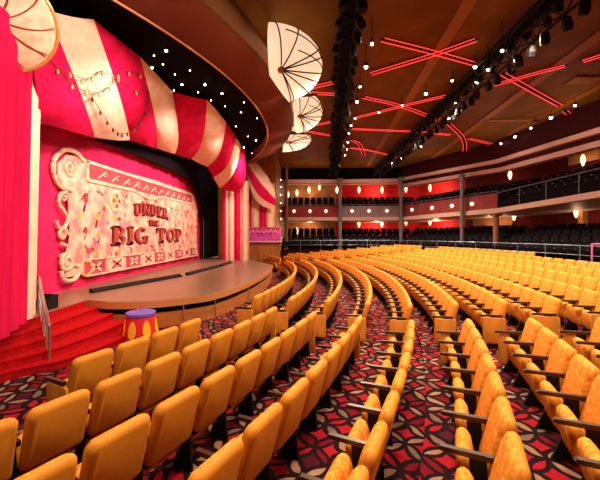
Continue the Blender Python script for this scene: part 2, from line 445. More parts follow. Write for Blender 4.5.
# top banner of the frame
m = P.mb(); XF = XP+.03
def strip(a, b, w, mt, mbs, x=XF, t=.05):
    (y0,z0),(y1,z1) = a, b; d = Vector((0,y1-y0,z1-z0)).normalized(); n = Vector((0,-d.z,d.y))*w/2
    p, q = Vector((x,y0,z0)), Vector((x,y1,z1)); mbs.prism([p-n, q-n, q+n, p+n], (t,0,0), mt)
m.prism([(XF,10.75,4.15),(XF,20.9,4.35),(XF,20.9,4.85),(XF,10.75,4.68)], (.02,0,0), 'art_rose')
strip((10.6,4.72),(21.1,4.90),.10,'art_cream',m); strip((10.7,4.13),(13.6,4.2),.11,'art_cream',m); strip((13.6,4.2),(15,4.0),.09,'art_cream',m); strip((15,4.0),(16.4,4.25),.09,'art_cream',m); strip((16.4,4.25),(21.1,4.33),.10,'art_cream',m)
strip((10.65,4.1),(10.65,4.75),.12,'art_cream',m); strip((21.1,4.3),(21.1,4.95),.14,'art_cream',m)
for i in range(12):
    y = 11.2+i*.8; strip((y,4.28+.01*i),(y+.45,4.55+.012*i),.05,'art_cream',m,XF+.012,.03)
    scroll(spiral(y+.45,4.44+.012*i,.13,.8,1,i), .018, 'art_cream', m)
m.build('top_banner', pn)
# left and right scrollwork
m = P.mb()
scroll([(9.95,3.7),(9.45,3.75),(9.2,4.1),(9.25,4.5),(9.6,4.82),(10.1,4.88),(10.5,4.7)], .07, 'art_cream', m)
scroll([(9.7,3.62),(9.45,3.5),(9.4,3.25),(9.6,3.05),(9.75,2.85),(9.65,2.6),(9.4,2.55),(9.3,2.75)], .055, 'art_cream', m)
scroll(spiral(9.62,3.45,.16,1.4,1,0), .03, 'art_cream', m)
scroll(spiral(9.55,2.35,.22,1.0,1,0), .05, 'art_cream', m); scroll(spiral(9.55,2.35,.12,1.0,-1,1), .035, 'art_ochre', m)
scroll([(9.5,2.1),(9.75,2.0),(9.7,1.8),(9.45,1.75)], .05, 'art_cream', m)
scroll(spiral(9.75,1.55,.28,1.7,1,2), .06, 'art_cream', m)
scroll([(9.5,1.3),(9.6,1.05),(9.95,.98),(10.2,1.1),(10.25,1.35),(10.05,1.45)], .06, 'art_cream', m)
scroll([(10.35,1.15),(10.6,1.05),(10.9,1.2),(10.85,1.45),(10.6,1.5)], .045, 'art_ochre', m)
scroll(spiral(9.85,4.35,.28,1.6,-1,1), .05, 'art_cream', m)
m.build('scrollwork', pn, True); m = P.mb()
for z in (3.9,3.5,3.1,2.7,2.3,1.9,1.5,1.2):
    scroll(spiral(21.75+.06*math.sin(z*7), z, .2, 1.1, 1 if int(z*10)%2 else -1, z), .045, 'art_cream', m)
m.build('scrollwork', pn, True)
# bottom row of framed squares
m = P.mb()
for i in range(9):
    y = 11.1+i*1.28; mm = 'art_rose' if i % 2 == 0 else 'art_cream'; m2 = 'art_cream' if i % 2 == 0 else 'art_rose'
    m.box((XF+.01, y, 1.28), (.03,1.12,.44), mm); 
    for k in range(4):
        a = PI/4+k*PI/2; strip((y,1.28),(y+.42*math.cos(a),1.28+.19*math.sin(a)),.09,m2,m,XF+.025,.015)
strip((10.6,1.03),(22.2,1.0),.06,'art_cream',m); strip((10.6,1.54),(22.0,1.54),.04,'art_cream',m)
m.build('square_border', pn)
# circus figures (generic performers)
def blob(y, z, ry, rz_, mt, x=XF, n=12, jit=.15):
    m.prism([(x, y+ry*math.cos(2*PI*i/n)*(1+random.uniform(-jit,jit)), z+rz_*math.sin(2*PI*i/n)*(1+random.uniform(-jit,jit))) for i in range(n)], (.02,0,0), mt)
def figure(y, z, h, mt, mt2):
    blob(y, z+h*.90, h*.09, h*.10, 'art_cream'); blob(y, z+h*.6, h*.15, h*.22, mt)
    s = random.choice((-1,1))
    strip((y-.03,z+h*.42),(y-h*.14,z),h*.10,mt2,m,XF,.02); strip((y+.03,z+h*.42),(y+h*.16*s,z+.02),h*.10,mt2,m,XF,.02)
    strip((y-.05,z+h*.72),(y-h*.28,z+h*(.72+.25*s)),h*.07,mt,m,XF,.02); strip((y+.05,z+h*.72),(y+h*.28,z+h*(.75-.2*s)),h*.07,mt2,m,XF,.02)
cols = ['art_rose','art_mauve','art_cream','art_ochre','art_brown','art_cream']
def performer(y, z, h, a, b):
    global m
    m = P.mb(); figure(y, z, h, a, b); m.build('performer_figure', pn)
for i in range(24):
    performer(10.7+i*.46, 1.58+.07*math.sin(i*2), .46+.16*math.sin(i*1.7), cols[i % 6], cols[(i*2+1) % 6])
for (y,z,h) in ((10.6,3.1,.75),(11.2,2.6,.6),(11.3,2.05,.55),(10.6,2.2,.5),(20.4,2.6,.9),(20.7,1.7,.7),(19.9,3.4,.6),(10.3,2.7,.4),(11.6,3.0,.45),(20.0,2.0,.6),(20.9,3.5,.5),(13.0,2.85,.45),(18.3,2.8,.45)): performer(y,z,h,random.choice(cols),random.choice(cols))
for (y, z, r) in ((12.3,3.62,.42),(18.35,3.72,.42)):
    m = P.mb()
    m.lathe([(r,0),(r,.03),(r*.8,.05)], 'art_cream', 24, (XF,y,z), (1,0,0)); m.lathe([(r*.72,.03),(r*.7,.055)], 'art_ochre', 20, (XF,y,z), (1,0,0))
    for k in range(8):
        a = k*PI/4; blob(y+r*.42*math.cos(a), z+r*.42*math.sin(a), r*.2, r*.2, 'art_cream' if k % 2 else 'art_rose', XF+.05, 8)
    m.build('rosette', pn)
m = P.mb()
for i in range(60):
    y = 10.6+i*.178; z = random.choice((random.uniform(3.72,4.02), random.uniform(1.6,1.95), random.uniform(2.62,3.1) if not 14 < y < 17.2 else 3.95))
    blob(y, z, random.uniform(.08,.16), random.uniform(.05,.1), random.choice(cols), XF-.012, 8, .35)
tag(m.build('flourish', pn), kind='stuff')
# lettering: slab-serif glyphs made of bars and bows, y runs to the right, z up; unit height 1
def R_(a,b,c,d): return ('r',a,b,c,d)
def A_(cx,cy,rx,ry,a0,a1,w): return ('a',cx,cy,rx,ry,a0,a1,w)
def stem(x, w=.2): return [R_(x,0,x+w,1), R_(x-.07,0,x+w+.07,.11), R_(x-.07,.89,x+w+.07,1)]
GL = {
 'B': (stem(.1)+[A_(.3,.745,.32,.255,-90,90,.15), A_(.3,.265,.38,.265,-90,90,.16)], .75),
 'I': (stem(.1), .42),
 'G': ([A_(.42,.5,.38,.5,40,330,.2), R_(.5,.34,.86,.46), R_(.64,.02,.82,.42)], .9),
 'T': ([R_(.3,0,.5,1), R_(.2,0,.6,.11), R_(.02,.87,.78,1), R_(.02,.68,.12,1), R_(.68,.68,.78,1)], .8),
 'O': ([A_(.42,.5,.38,.5,0,360,.2)], .86),
 'P': (stem(.1)+[A_(.3,.70,.36,.30,-90,90,.16)], .72),
 'U': ([R_(.1,.3,.28,1), R_(.02,.89,.38,1), R_(.58,.3,.74,1), R_(.5,.89,.84,1), A_(.42,.34,.32,.34,180,360,.18)], .88),
 'N': ([R_(.1,0,.24,1), R_(.02,0,.34,.11), R_(.02,.89,.3,1), R_(.66,0,.8,1), R_(.56,.89,.9,1), ('d',.1,1,.3,1,.8,0,.6,0)], .92),
 'D': (stem(.1)+[A_(.3,.5,.44,.5,-90,90,.18)], .82),
 'E': (stem(.1)+[R_(.1,.88,.66,1), R_(.1,0,.7,.12), R_(.1,.46,.55,.56), R_(.58,.72,.68,1), R_(.62,0,.72,.26)], .78),
 'R': (stem(.1)+[A_(.3,.72,.34,.28,-90,90,.16), ('d',.3,.46,.5,.46,.86,0,.64,0), R_(.6,0,.9,.1)], .9),
 'H': (stem(.1)+stem(.6)+[R_(.2,.45,.7,.57)], .92),
}
def text(word, yc, zc, h, wscale, mt, x, mbs, arch=0):
    tot = sum(GL[c][1] for c in word if c != ' ')+.35*word.count(' '); y = -tot/2
    for ch in word:
        if ch == ' ': y += .35; continue
        g, adv = GL[ch]
        def T(a, b):
            yy = y+a; return Vector((x, yc+yy*h*wscale, zc+b*h+arch*(1-(2*yy/tot)**2)))
        for s in g:
            if s[0] == 'r': mbs.prism([T(s[1],s[2]),T(s[3],s[2]),T(s[3],s[4]),T(s[1],s[4])], (.03,0,0), mt)
            elif s[0] == 'd': mbs.prism([T(s[1],s[2]),T(s[3],s[4]),T(s[5],s[6]),T(s[7],s[8])], (.03,0,0), mt)
            else:
                _, cx, cy, rx, ry, a0, a1, w = s; n = 14
                for i in range(n):
                    t0, t1 = math.radians(a0+(a1-a0)*i/n), math.radians(a0+(a1-a0)*(i+1)/n)
                    mbs.prism([T(cx+rx*math.cos(t0),cy+ry*math.sin(t0)),T(cx+rx*math.cos(t1),cy+ry*math.sin(t1)),T(cx+(rx-w)*math.cos(t1),cy+(ry-w*.7)*math.sin(t1)),T(cx+(rx-w)*math.cos(t0),cy+(ry-w*.7)*math.sin(t0))], (.03,0,0), mt)
        y += adv
for (wd, yc, zc, h, ws, ar) in (('UNDER',15.45,3.15,.52,1.6,.10), ('THE',15.5,2.80,.24,1.75,0), ('BIG',13.5,2.0,.70,2.05,.0),('TOP',17.5,2.0,.70,2.05,.0)):
    m = P.mb(); text(wd, yc-.08, zc-.05, h, ws, 'art_shadow', XF+.005, m, ar); text(wd, yc, zc, h, ws, 'art_brown', XF+.03, m, ar)
    m.build('lettering', pn)

# ------------------------------------------------------------------ tent canopy (valance) and legs
def E(v): return Vector((v[0],v[1],v[2]+EYE))
U = [E(p) for p in ((-5.3,6.3,4.3),(-5.06,6.6,4.5),(-4.5,7.2,4.7),(-4.4,9.08,4.9),(-4.38,11.3,4.92),(-3.38,12.0,4.92),(-3.23,14.4,4.92),(-3.24,16.7,4.92),(-3.25,18.2,4.92),(-3.25,19.5,4.92))]
Lw = [E(p) for p in ((-5.9,7.35,2.56),(-5.9,9.5,2.82),(-5.9,11.45,3.30),(-5.9,13.6,3.59),(-5.9,15.6,3.84),(-5.8,17.6,4.06),(-5.5,19.6,4.05),(-5.3,20.2,3.5),(-5.0,20.6,2.93),(-3.85,21.0,2.74))]
vl = thing('tent_valance', (-5,14,6.5), 'red and cream striped tent valance swagged over the stage opening', 'curtain')
P = Parts(vl)
for i in range(9):
    m = P.mb(); rows = []
    for k in range(9):
        t = k/8
        r = []
        for j in range(7):
            s = j/6; u = U[i].lerp(U[i+1], s); l = Lw[i].lerp(Lw[i+1], s); p = u.lerp(l, t)
            p = p+Vector((.28,-.12,-.42))*math.sin(PI*t)*.8+Vector((.06,0,-.05))*math.sin(PI*s)
            r.append(p)
        rows.append(r)
    m.grid(rows, 'drape_red' if i % 2 == 0 else 'drape_cream', (-.03,.0,.01)); m.build('stripe', vl, True)
m = P.mb()
for i in range(9):
    for s in (0,.33,.66):
        p = Lw[i].lerp(Lw[i+1], s); 
m.tube([p+Vector((0,0,-.02)) for p in catmull(Lw, 5)], .022, 'art_shadow', 6); m.build('edge_cord', vl, True)
# wire garlands with small bulbs hanging on the cloth
def onval(f, t, lift=.07):
    i = min(8, int(f)); q = f-i; p = U[i].lerp(U[i+1], q).lerp(Lw[i].lerp(Lw[i+1], q), t)
    p = p+Vector((.28,-.12,-.42))*math.sin(PI*t)*.8+Vector((.06,0,-.05))*math.sin(PI*q)
    return p+Vector((.75,-.35,-.45))*lift
for gi, (pts, lab) in enumerate(((((.3,.25),(.9,.42),(1.5,.40),(2.2,.22),(2.9,.12)), 'upper wire garland of tiny bulbs strung across the striped valance'),
                                 (((1.15,.40),(1.3,.62),(1.5,.8),(1.75,.86),(2.2,.70),(2.7,.40),(2.95,.2)), 'lower looping wire garland with dark bulbs on the cream stripe'),
                                 (((.6,.3),(1.2,.34),(1.8,.26),(2.6,.3)), 'short wire garland between the first red and second red stripes'))):
    q = catmull([onval(f, t) for f, t in pts], 6)
    g = thing('wire_garland', q[0], lab, 'garland', 'wire garlands on the valance'); P = Parts(g)
    m = P.mb(); m.tube(q, .008, 'wire', 5); m.build('wire', g)
    for k in range(2, len(q)-1, 3):
        m = P.mb(); m.lathe([(.012,.0),(.03,-.04),(.034,-.08),(.015,-.12)], 'arm_wood' if gi == 1 else 'gold_trim', 8, q[k]); m.build('bulb', g, True)
def hang(name, a, b, z0, z1, stripes, loc, label, parts=('stripe',), nf=3, amp=.07, thick=.02, lean=0):
    r = thing(name, loc, label, 'curtain'); PP = Parts(r)
    a, b = Vector((*a,0)), Vector((*b,0)); d = (b-a); n = Vector((d.y,-d.x,0)).normalized()
    cum = 0; tot = sum(w for w, _ in stripes)
    for w, mt in stripes:
        f0, f1 = cum/tot, (cum+w)/tot; cum += w
        mm = PP.mb(); rows = []
        cols_ = max(5, int(w/tot*40))
        for z in [z0+(z1-z0)*q/6 for q in range(7)]:
            r_ = []
            for j in range(cols_+1):
                f = f0+(f1-f0)*j/cols_; p = a+d*f+n*amp*math.sin(f*nf*2*PI)*(.6+.4*(z1-z)/(z1-z0)); p = p-d.normalized()*lean*(z1-z)/(z1-z0); r_.append(Vector((p.x,p.y,z)))
            rows.append(r_)
        mm.grid(rows, mt, n*-thick); mm.build('stripe', r, True, 60)
    return r
hang('tent_curtain', (-4.55,4.9), (-5.68,7.25), .70, EYE+3.62, ((1.0,'drape_red'),(.75,'drape_red'),(.62,'drape_cream')), (-5.4,6.1,.7), 'tall red tent curtain with a cream edge at the near end of the stage', nf=6, amp=.045, lean=.45)
hang('tent_curtain', (-5.05,21.5), (-3.3,21.3), .70, EYE+3.5, ((.25,'drape_red'),(.55,'drape_cream'),(.45,'drape_red'),(.6,'drape_cream')), (-4.2,21.4,.7), 'red and cream striped tent curtain at the far end of the stage', nf=4, amp=.06)
hang('side_drape', (-3.85,23.0), (-1.75,22.9), 2.9, EYE+3.6, ((.4,'drape_red'),(.5,'drape_cream'),(.45,'drape_red'),(.5,'drape_cream')), (-2.8,22.95,2.9), 'flat striped drape hanging above the violet side box', nf=4, amp=.05)
# swag spilling off the valance corner
sw = thing('corner_swag', (-3,22,6), 'short striped swag sweeping down from the far valance corner', 'curtain'); P = Parts(sw)
US = [at(x,y,Y=Y) for x,y,Y in ((243,153,22.0),(252,160,22.1),(261,168,22.2),(270,178,22.3),(275,192,22.4))]
LS = [at(x,y,Y=Y) for x,y,Y in ((243,165,22.0),(247,184,22.1),(254,197,22.2),(264,206,22.3),(275,210,22.4))]
stp = [(0,.22,'drape_cream'),(.22,.6,'drape_red'),(.6,1.0,'drape_cream')]
for f0, f1, mt in stp:
    m = P.mb(); rows = []
    for j in range(7):
        f = 1-(f0+(f1-f0)*j/6); rows.append([p+Vector((.1*math.sin(i*.4),-.25*math.sin(PI*f),0)) for i, p in enumerate([u.lerp(l, f) for u, l in zip(catmull(US,4), catmull(LS,4))])])
    m.grid(rows, mt, (0,.03,0)); m.build('stripe', sw, True)
# cream medallion at the near top corner
md = thing('round_medallion', (-5.1,5.55,EYE+3.66), 'cream round medallion with gold rim above the near tent curtain', 'medallion')
ax = Vector((.62,-.58,-.52)); m = MB(); m.lathe([(.78,-.12),(.83,-.05),(.80,.03),(.6,.12),(.3,.17),(.01,.19)], 'art_cream', 40, (0,0,0), ax); m.build('face', md, True)
m = MB(); Rm = Vector((0,0,1)).rotation_difference(ax).to_matrix()
m.tube([Rm @ Vector((0.83*math.cos(2*PI*i/48),0.83*math.sin(2*PI*i/48),0)) for i in range(48)], .035, 'gold_trim', 8, True); m.build('rim', md, True)
m = MB()
for k in range(10):
    a = 2*PI*k/10
    m.tube([Rm @ Vector((q*math.cos(a+.5*q),q*math.sin(a+.5*q),.2-.2*q*q)) for q in (.15,.3,.45,.6,.78)], .012, 'art_brown', 5)
m.build('painted_line', md)

# ------------------------------------------------------------------ round canopy over the stage (dark underside, brown rim)
cn = thing('stage_canopy', (-8,14,EYE+5), 'great round brown soffit ring with black underside above the stage', 'canopy'); P = Parts(cn)
KC = Vector((-15.0,13.9,0)); NA = 64; a0, a1 = math.radians(-44), math.radians(44)
def ring(R, z, n=NA): return [Vector((KC.x+R*math.cos(a0+(a1-a0)*i/n), KC.y+R*math.sin(a0+(a1-a0)*i/n), EYE+z)) for i in range(n+1)]
m = P.mb(); m.grid([ring(13.55,5.05), ring(10,5.05), ring(7.5,5.05)], 'void_black', (0,0,.05)); m.build('underside', cn)
m = P.mb(); m.grid([ring(13.55,5.06), ring(13.55,4.62), ring(13.66,4.60), ring(14.2,4.72), ring(14.62,4.90)], 'canopy_brown'); m.build('rim_band', cn, True, 50)
m = P.mb(); m.grid([ring(14.62,4.90), ring(14.70,4.93), ring(14.70,5.3), ring(14.3,6.1)], 'canopy_edge'); m.build('outer_edge', cn, True, 50)
m = P.mb(); m.tube(ring(13.58,4.60), .03, 'lip_wood', 6); m.build('inner_bead', cn, True)

for y in (12.0, 16.3):
    th = math.asin((y-KC.y)/RE); u = Vector((math.cos(th),math.sin(th),0)); q = Vector((KC.x,KC.y,EYE+5.05))
    m = P.mb(); m.tube([q+u*14.6, q+u*15.15, q+u*15.75], [.10,.07,.04], 'wire', 8); m.build('radial_arm', cn, True)
def bulb_thing(name, p, label, group, r=.05, mt='bulb', axis=(0,0,-1), cap=.08, cat='lamp'):
    o = thing(name, p, label, cat, group)
    m = MB(); m.lathe([(r*.7,-cap),(r*.9,-cap*.3),(r*.8,0)], 'dark_metal', 10, (0,0,0), axis); m.build('holder', o, True)
    m = MB(); m.lathe([(r*.7,0),(r,r*.5),(r*.8,r*1.2),(r*.3,r*1.5)], mt, 10, (0,0,0), axis); m.build('bulb', o, True)
    return o
stars = [(154,55),(163,64),(175,74),(190,70),(182,84),(174,90),(198,92),(211,100),(225,106),(241,112),(257,118),(244,102),(152,67),(230,135),(233,141),(237,145),(244,147),(252,153),(235,151),(166,50),(205,84),(222,93),(236,126),(248,136),(256,140),(215,118)]
stars.sort(key=lambda q: q[0])
for i, (x, y) in enumerate(stars):
    bulb_thing('canopy_bulb', at(x,y,z=EYE+4.97), 'tiny bulb under the black stage canopy, %s from the left' % ordn(i+1), 'bulbs under the stage canopy', .034 if i % 3 == 0 else .022, 'bulb_white' if i % 3 == 0 else 'bulb')

# ------------------------------------------------------------------ glowing balloon lanterns
def lantern(Y, right, ry, z, h, label):
    """cloth half dome bulging outwards from the canopy edge"""
    ex = KC.x+math.sqrt(RE*RE-(Y-KC.y)**2); rx = right-ex; p = Vector((ex, Y, EYE+z))
    o = thing('dome_lantern', p, label, 'lantern', 'glowing cloth half domes')
    def surf(d, k=1.0):
        q = p+Vector((d.x*rx, d.y*ry, d.z*h))*k; v = Vector((q.x-KC.x, q.y-KC.y)); rl = RE-.46*(q.z-EYE-4.95)
        if v.length < rl: v = v.normalized()*rl; q.x, q.y = KC.x+v.x, KC.y+v.y
        return q-p
    m = MB(); nu, nv = 28, 18; rows = []
    for a in range(nv+1):
        t = -PI/2+PI*a/nv
        rows.append([surf(Vector((math.cos(t)*math.cos(b*PI/nu-PI/2), math.cos(t)*math.sin(b*PI/nu-PI/2), math.sin(t)))) for b in range(nu+1)])
    m.grid(rows, 'lantern_skin'); m.build('skin', o, True, 80)
    hub = Vector((.18,-.60,-.55)).normalized()
    ends = [(.05,-.55,.83),(.35,-.2,.9),(.75,.1,.65),(.96,-.1,.25),(.98,.2,-.05),(.9,.1,-.42),(.7,.55,-.45),(.35,.3,-.88),(.2,.95,-.2)]
    for e in ends:
        e = Vector(e).normalized(); m = MB()
        m.tube([surf(hub.slerp(e, q/14), 1.012) for q in range(15)], .02, 'wire', 5); m.build('rib', o)
    m = MB(); q0 = Vector((.99,.1,-.12)).normalized()
    for e in ((.3,-.9,.3),(.5,-.8,-.2)):
        m.tube([surf(q0.slerp(Vector(e).normalized(), q/14), 1.012) for q in range(15)], .016, 'wire', 5)
    m.build('cross_wire', o)
    tp = surf(Vector((.55,0,.83)).normalized(), 1.0); m = MB(); m.tube([tp-Vector((0,0,.05)), Vector((tp.x,tp.y,EYE+6.1-p.z))], .02, 'wire', 6); m.build('hanger', o)
    hp = surf(hub, 1.0); m = MB(); m.lathe([(.04,-.1),(.09,-.05),(.10,0),(.04,.05)], 'lip_wood', 12, hp, (hub.x,hub.y,hub.z)); m.build('hub', o, True)
lantern(9.9, .67, 1.45, 5.06, .95, 'largest glowing cream half dome on the canopy edge, nearest the camera')
lantern(14.0, .95, 1.35, 5.22, .80, 'middle of three glowing cream half domes on the canopy edge')
lantern(18.5, .63, 1.25, 5.36, .64, 'smallest glowing cream half dome, farthest along the canopy edge')

# ------------------------------------------------------------------ ceiling: ribs, neon, trusses
ZC = EYE+6.1
def beam(a, b, w, h, name, mt, label, cat, zt=ZC):
    a, b = Vector((*a,zt)), Vector((*b,zt)); c = (a+b)/2; L = (b-a).length; rz = math.atan2(b.y-a.y,b.x-a.x)
    o = MB().box((0,0,0),(L,w,h),mt).build(name); o.location = (c.x,c.y,zt-h/2); o.rotation_euler = (0,0,rz)
    return tag(o, label, cat, 'ceiling ribs')
beam((4.2,6.0),(5.95,29),.35,.06,'ceiling_rib','rib_brown','brown ceiling rib between the two black lighting trusses','beam')
beam((8.75,6.0),(10.4,26),.38,.06,'ceiling_rib','rib_brown','brown ceiling rib running just right of the right hand truss','beam')
beam((11.9,8.0),(12.6,20),.30,.06,'ceiling_rib','rib_brown','brown ceiling rib nearest the right gallery','beam')
beam((9.7,17.5),(12.6,17.4),.3,.06,'ceiling_rib','rib_brown','short cross rib joining the two right hand ceiling ribs','beam')
p = at(583,79,z=ZC)
o = MB().box((0,0,0),(1.0,.6,.08),'rib_brown').build('ceiling_panel'); o.location = (p.x,p.y,ZC-.04); tag(o,'small brown ceiling panel at the right above the gallery','panel')
neon = [
 (((383,40),(433,52.5),(483,66.5)), 'double red neon line at the top of the ceiling between the trusses'),
 (((371,74),(433,55),(476,40)), 'red neon line rising from the left truss to the top crossing'),
 (((364,97.5),(402,106.5),(440,120.5)), 'double red neon line falling right from beside the left truss'),
 (((355,118),(405,105.5),(456,93.5)), 'red neon line climbing right from the low end of left truss'),
 (((306,89),(340,81)), 'red neon line left of the left truss, beside the large lantern'),
 (((308,93),(337,94.5)), 'short level red neon line between large and middle lanterns'),
 (((306,127),(336,121)), 'red neon line behind the smallest lantern, rising right'),
 (((306,131),(332,136)), 'red neon line below the smallest lantern, falling right'),
 (((352,129),(420,132),(450,135)), 'long level red neon line crossing the middle of the ceiling'),
 (((352,140),(360,145),(364,156)), 'curved red neon line low beside the left truss'),
 (((350,148),(372,151),(400,158)), 'faint red neon line near the far end of the ceiling'),
 (((503,74),(531,90),(560,106)), 'double red neon line falling right beyond the right truss'),
 (((565,111),(574,119)), 'short double red neon line at the lower right ceiling'),
 (((494,85.5),(530,75),(565,66)), 'red neon line rising right across the double line'),
 (((583,61.5),(600,56),(640,42)), 'red neon line at the right margin of the ceiling'),
 (((449,124),(462,137),(465,147),(463,156)), 'curved double red neon line ending beside the right truss'),
 (((469,138.5),(491,144)), 'short red neon line just right of the curved one'),
]
for pts, lab in neon:
    q = [at(x,y,z=ZC-.125) for x,y in pts]; 
    if len(q) > 2: q = catmull(q, 5)
    o = thing('neon_light', q[0], lab, 'neon light', 'red neon lines on the ceiling'); P = Parts(o)
    for s in (-1,1):
        m = P.mb(); qq = []
        for i, pt in enumerate(q):
            d = (q[min(i+1,len(q)-1)]-q[max(i-1,0)]).normalized(); n = Vector((-d.y,d.x,0)); qq.append(pt+n*.1*s)
        m.tube(qq, .0125, 'neon', 6); m.build('tube', o, True)
    m = P.mb(); m.grid([[pt+Vector((-.0,0,.03))+n_ for pt in q] for n_ in (Vector((-.1,.0,0)),Vector((.1,0,0)))], 'void_black', (0,0,.03)); m.build('backing', o)
def truss(a, b, label, nl, lname, rowoff):
    a, b = Vector((*a,EYE+5.55)), Vector((*b,EYE+5.55)); c = (a+b)/2; d = (b-a); L = d.length; rz = math.atan2(d.y,d.x)
    o = thing('lighting_truss', c, label, 'truss', 'ceiling lighting trusses', rz)
    s = .22
    for y, z in ((-s,s),(s,s),(-s,-s),(s,-s)):
        m = MB(); m.tube([(-L/2,y,z),(L/2,y,z)], .04, 'dark_metal', 8); m.build('chord', o, True)
    m = MB(); n = int(L/.5)
    for i in range(n):
        x0, x1 = -L/2+i*L/n, -L/2+(i+1)*L/n; f = 1 if i % 2 else -1
        for y in (-s,s): m.tube([(x0,y,s*f),(x1,y,-s*f)], .02, 'dark_metal', 5)
        for z in (-s,s): m.tube([(x0,s*f,z),(x1,-s*f,z)], .02, 'dark_metal', 5)
    m.build('lacing', o)
    m = MB()
    for i in range(6):
        x = -L/2+(i+.5)*L/6
        m.tube([(x,0,s),(x,0,ZC-o.location.z)], .025, 'dark_metal', 6)
    m.box((0,0,s+.1),(L,.36,.12),'black_cloth')
    m.build('hanger', o)
    m = MB()
    for i in range(40):
        x = -L/2+(i+.5)*L/40
        m.lathe([(.05,0),(.10,.05),(.12,.2),(.10,.32),(.03,.34)], 'dark_metal', 8, (x,random.uniform(-.3,-.15),-s-.02), (random.uniform(-.4,.4),random.uniform(-.6,.2),-1))
        m.lathe([(.05,0),(.09,.05),(.09,.25),(.03,.27)], 'dark_metal', 8, (x+.1,random.uniform(.1,.3),-s+.05), (random.uniform(-.4,.4),random.uniform(0,.6),-1))
    tag(m.build('lamp_cluster', o), kind='stuff')
    return o
truss((1.05,6.0),(2.95,29.2),'black lighting truss on the left of the ceiling, beside the lanterns',0,'',0)
truss((6.15,6.0),(6.75,29.2),'black lighting truss on the right half of the ceiling',0,'',0)
def spots(name, lst, zr, lab, grp, r=.042):
    lst = sorted(lst, key=lambda q: q[1])
    for i, (x, y) in enumerate(lst):
        p = at(x,y,z=EYE+zr)
        o = bulb_thing(name, p, lab % ordn(i+1), grp, r*(1.35 if i in (1,3) else 1), 'bulb_white', (0,0,-1), .12)
        m = MB(); m.tube([(0,0,.1),(0,0,ZC-p.z)], .012, 'dark_metal', 5); m.build('drop_rod', o)
spots('spotlight', [(372,43),(366,66),(360,86),(357,101),(355,118),(351,125),(349,133),(348,142),(347,149),(345,155)], 5.4, 'bright spotlight along the left truss, %s from the top', 'spotlights beside the left truss')
spots('spotlight', [(502,50),(477,81),(456,102),(460,110),(473,97),(488,69),(429,137),(421,146),(414,147),(408,153),(401,158),(516,59),(392,163),(449,118)], 5.3, 'bright spotlight along the right truss, %s from the top', 'spotlights beside the right truss')
spots('downlight', [(575,105),(551,117),(531,127.5),(515,136),(501,143),(488.5,150),(478,155)], 5.75, 'small downlight in the row above the right gallery, %s from the top', 'downlights above the right gallery', .05)
spots('pendant_bulb', [(426,93),(402,105),(379,112),(334,121),(452,80),(275,121.5),(201,47),(475,66)], 5.72, 'lone small ceiling bulb hanging apart from the trusses, %s from the top', 'lone ceiling bulbs', .042)

# ------------------------------------------------------------------ galleries: terrace, balcony, header beam
def strip_path(mb, prof, mt, pts_fn=off, i0=0, i1=None, zf=None):
    """sweep a profile [(offset, z)] along the gallery path; zf adds per-vertex height"""
    rows = []
    for d, z in prof:
        q = off(d, i0, i1); rows.append([Vector((p.x,p.y,z+(zf[i0+i] if zf else 0))) for i, p in enumerate(q)])
    mb.grid(rows, mt)
NP = len(PATH)
tr = thing('terrace', (9,26,0), 'raised dark terrace under the balcony behind the gold seats', 'terrace'); P = Parts(tr)
TZ = .95; TROW = [(-.45,.1),(.55,.45),(1.55,.8),(2.55,1.15),(3.6,1.5)]
prof = [(-1.75,0),(-1.75,TZ)]
hp = 0
for d, h in TROW[:4]:
    prof += [(d-.5, TZ+hp), (d-.5, TZ+h)]; hp = h
prof += [(5.15, TZ+hp),(5.15,0)]
m = P.mb(); strip_path(m, prof, 'maroon'); m.build('stepped_floor', tr)
zs = [0,0,0,.12,.42,.45,.45]     # the slab lifts a little on the right
bal = thing('balcony', (9,26,EYE+1.3), 'upper balcony with cream edge running round the end and right side', 'balcony'); P = Parts(bal)
BZ = EYE+1.62
m = P.mb(); strip_path(m, [(5.1,EYE+1.32),(0,EYE+1.28),(-.12,EYE+1.30),(-.12,BZ-.02),(0,BZ)], 'cream_trim', zf=zs); m.build('slab_edge', bal)
BROW = [(1.05,.15),(1.95,.55),(2.85,.95),(3.75,1.35)]
prof = [(0,BZ)]; hp = 0
for d, h in BROW: prof += [(d-.5, BZ+hp), (d-.5, BZ+h)]; hp = h
prof += [(5.1, BZ+BROW[-1][1])]
m = P.mb(); strip_path(m, prof, 'maroon', zf=zs); m.build('stepped_floor', bal)
fr = off(0)
for i, mt, lab in ((0,'panel_red','dark red front panel'),(1,'panel_grey','mauve grey front panel'),(2,'panel_red','dark red front panel'),(3,'black_cloth','black front panel'),(4,'black_cloth','black front panel'),(5,'black_cloth','black front panel')):
    a, b = fr[i], fr[i+1]; n = Vector((-(b-a).y,(b-a).x,0)).normalized()*.08; h = 1.0 if i < 3 else .55
    m = P.mb(); m.add([Vector((q.x,q.y,BZ+z+zs[j])) for z in (0,h) for q, j in ((a,i),(b,i+1),(b+n,i+1),(a+n,i))], [(0,1,2,3),(4,7,6,5),(0,4,5,1),(1,5,6,2),(2,6,7,3),(3,7,4,0)], mt)
    tag(m.build('front_panel', bal), lab)
    m = P.mb(); hh = 1.12 if i < 3 else 1.0
    m.tube([Vector((q.x,q.y,BZ+hh+zs[j])) for q, j in ((a,i),(b,i+1))], .035, 'rail_blue', 6)
    L = (b-a).length; k = max(2, int(L/1.8))
    rl = m.build('rail', bal)
    for q in range(k+1):
        m = P.mb(); pp = a.lerp(b, q/k); zz = zs[i]+(zs[i+1]-zs[i])*q/k; m.tube([Vector((pp.x,pp.y,BZ+zz)), Vector((pp.x,pp.y,BZ+hh+zz))], .025, 'rail_blue', 5); m.build('rail_post', rl)
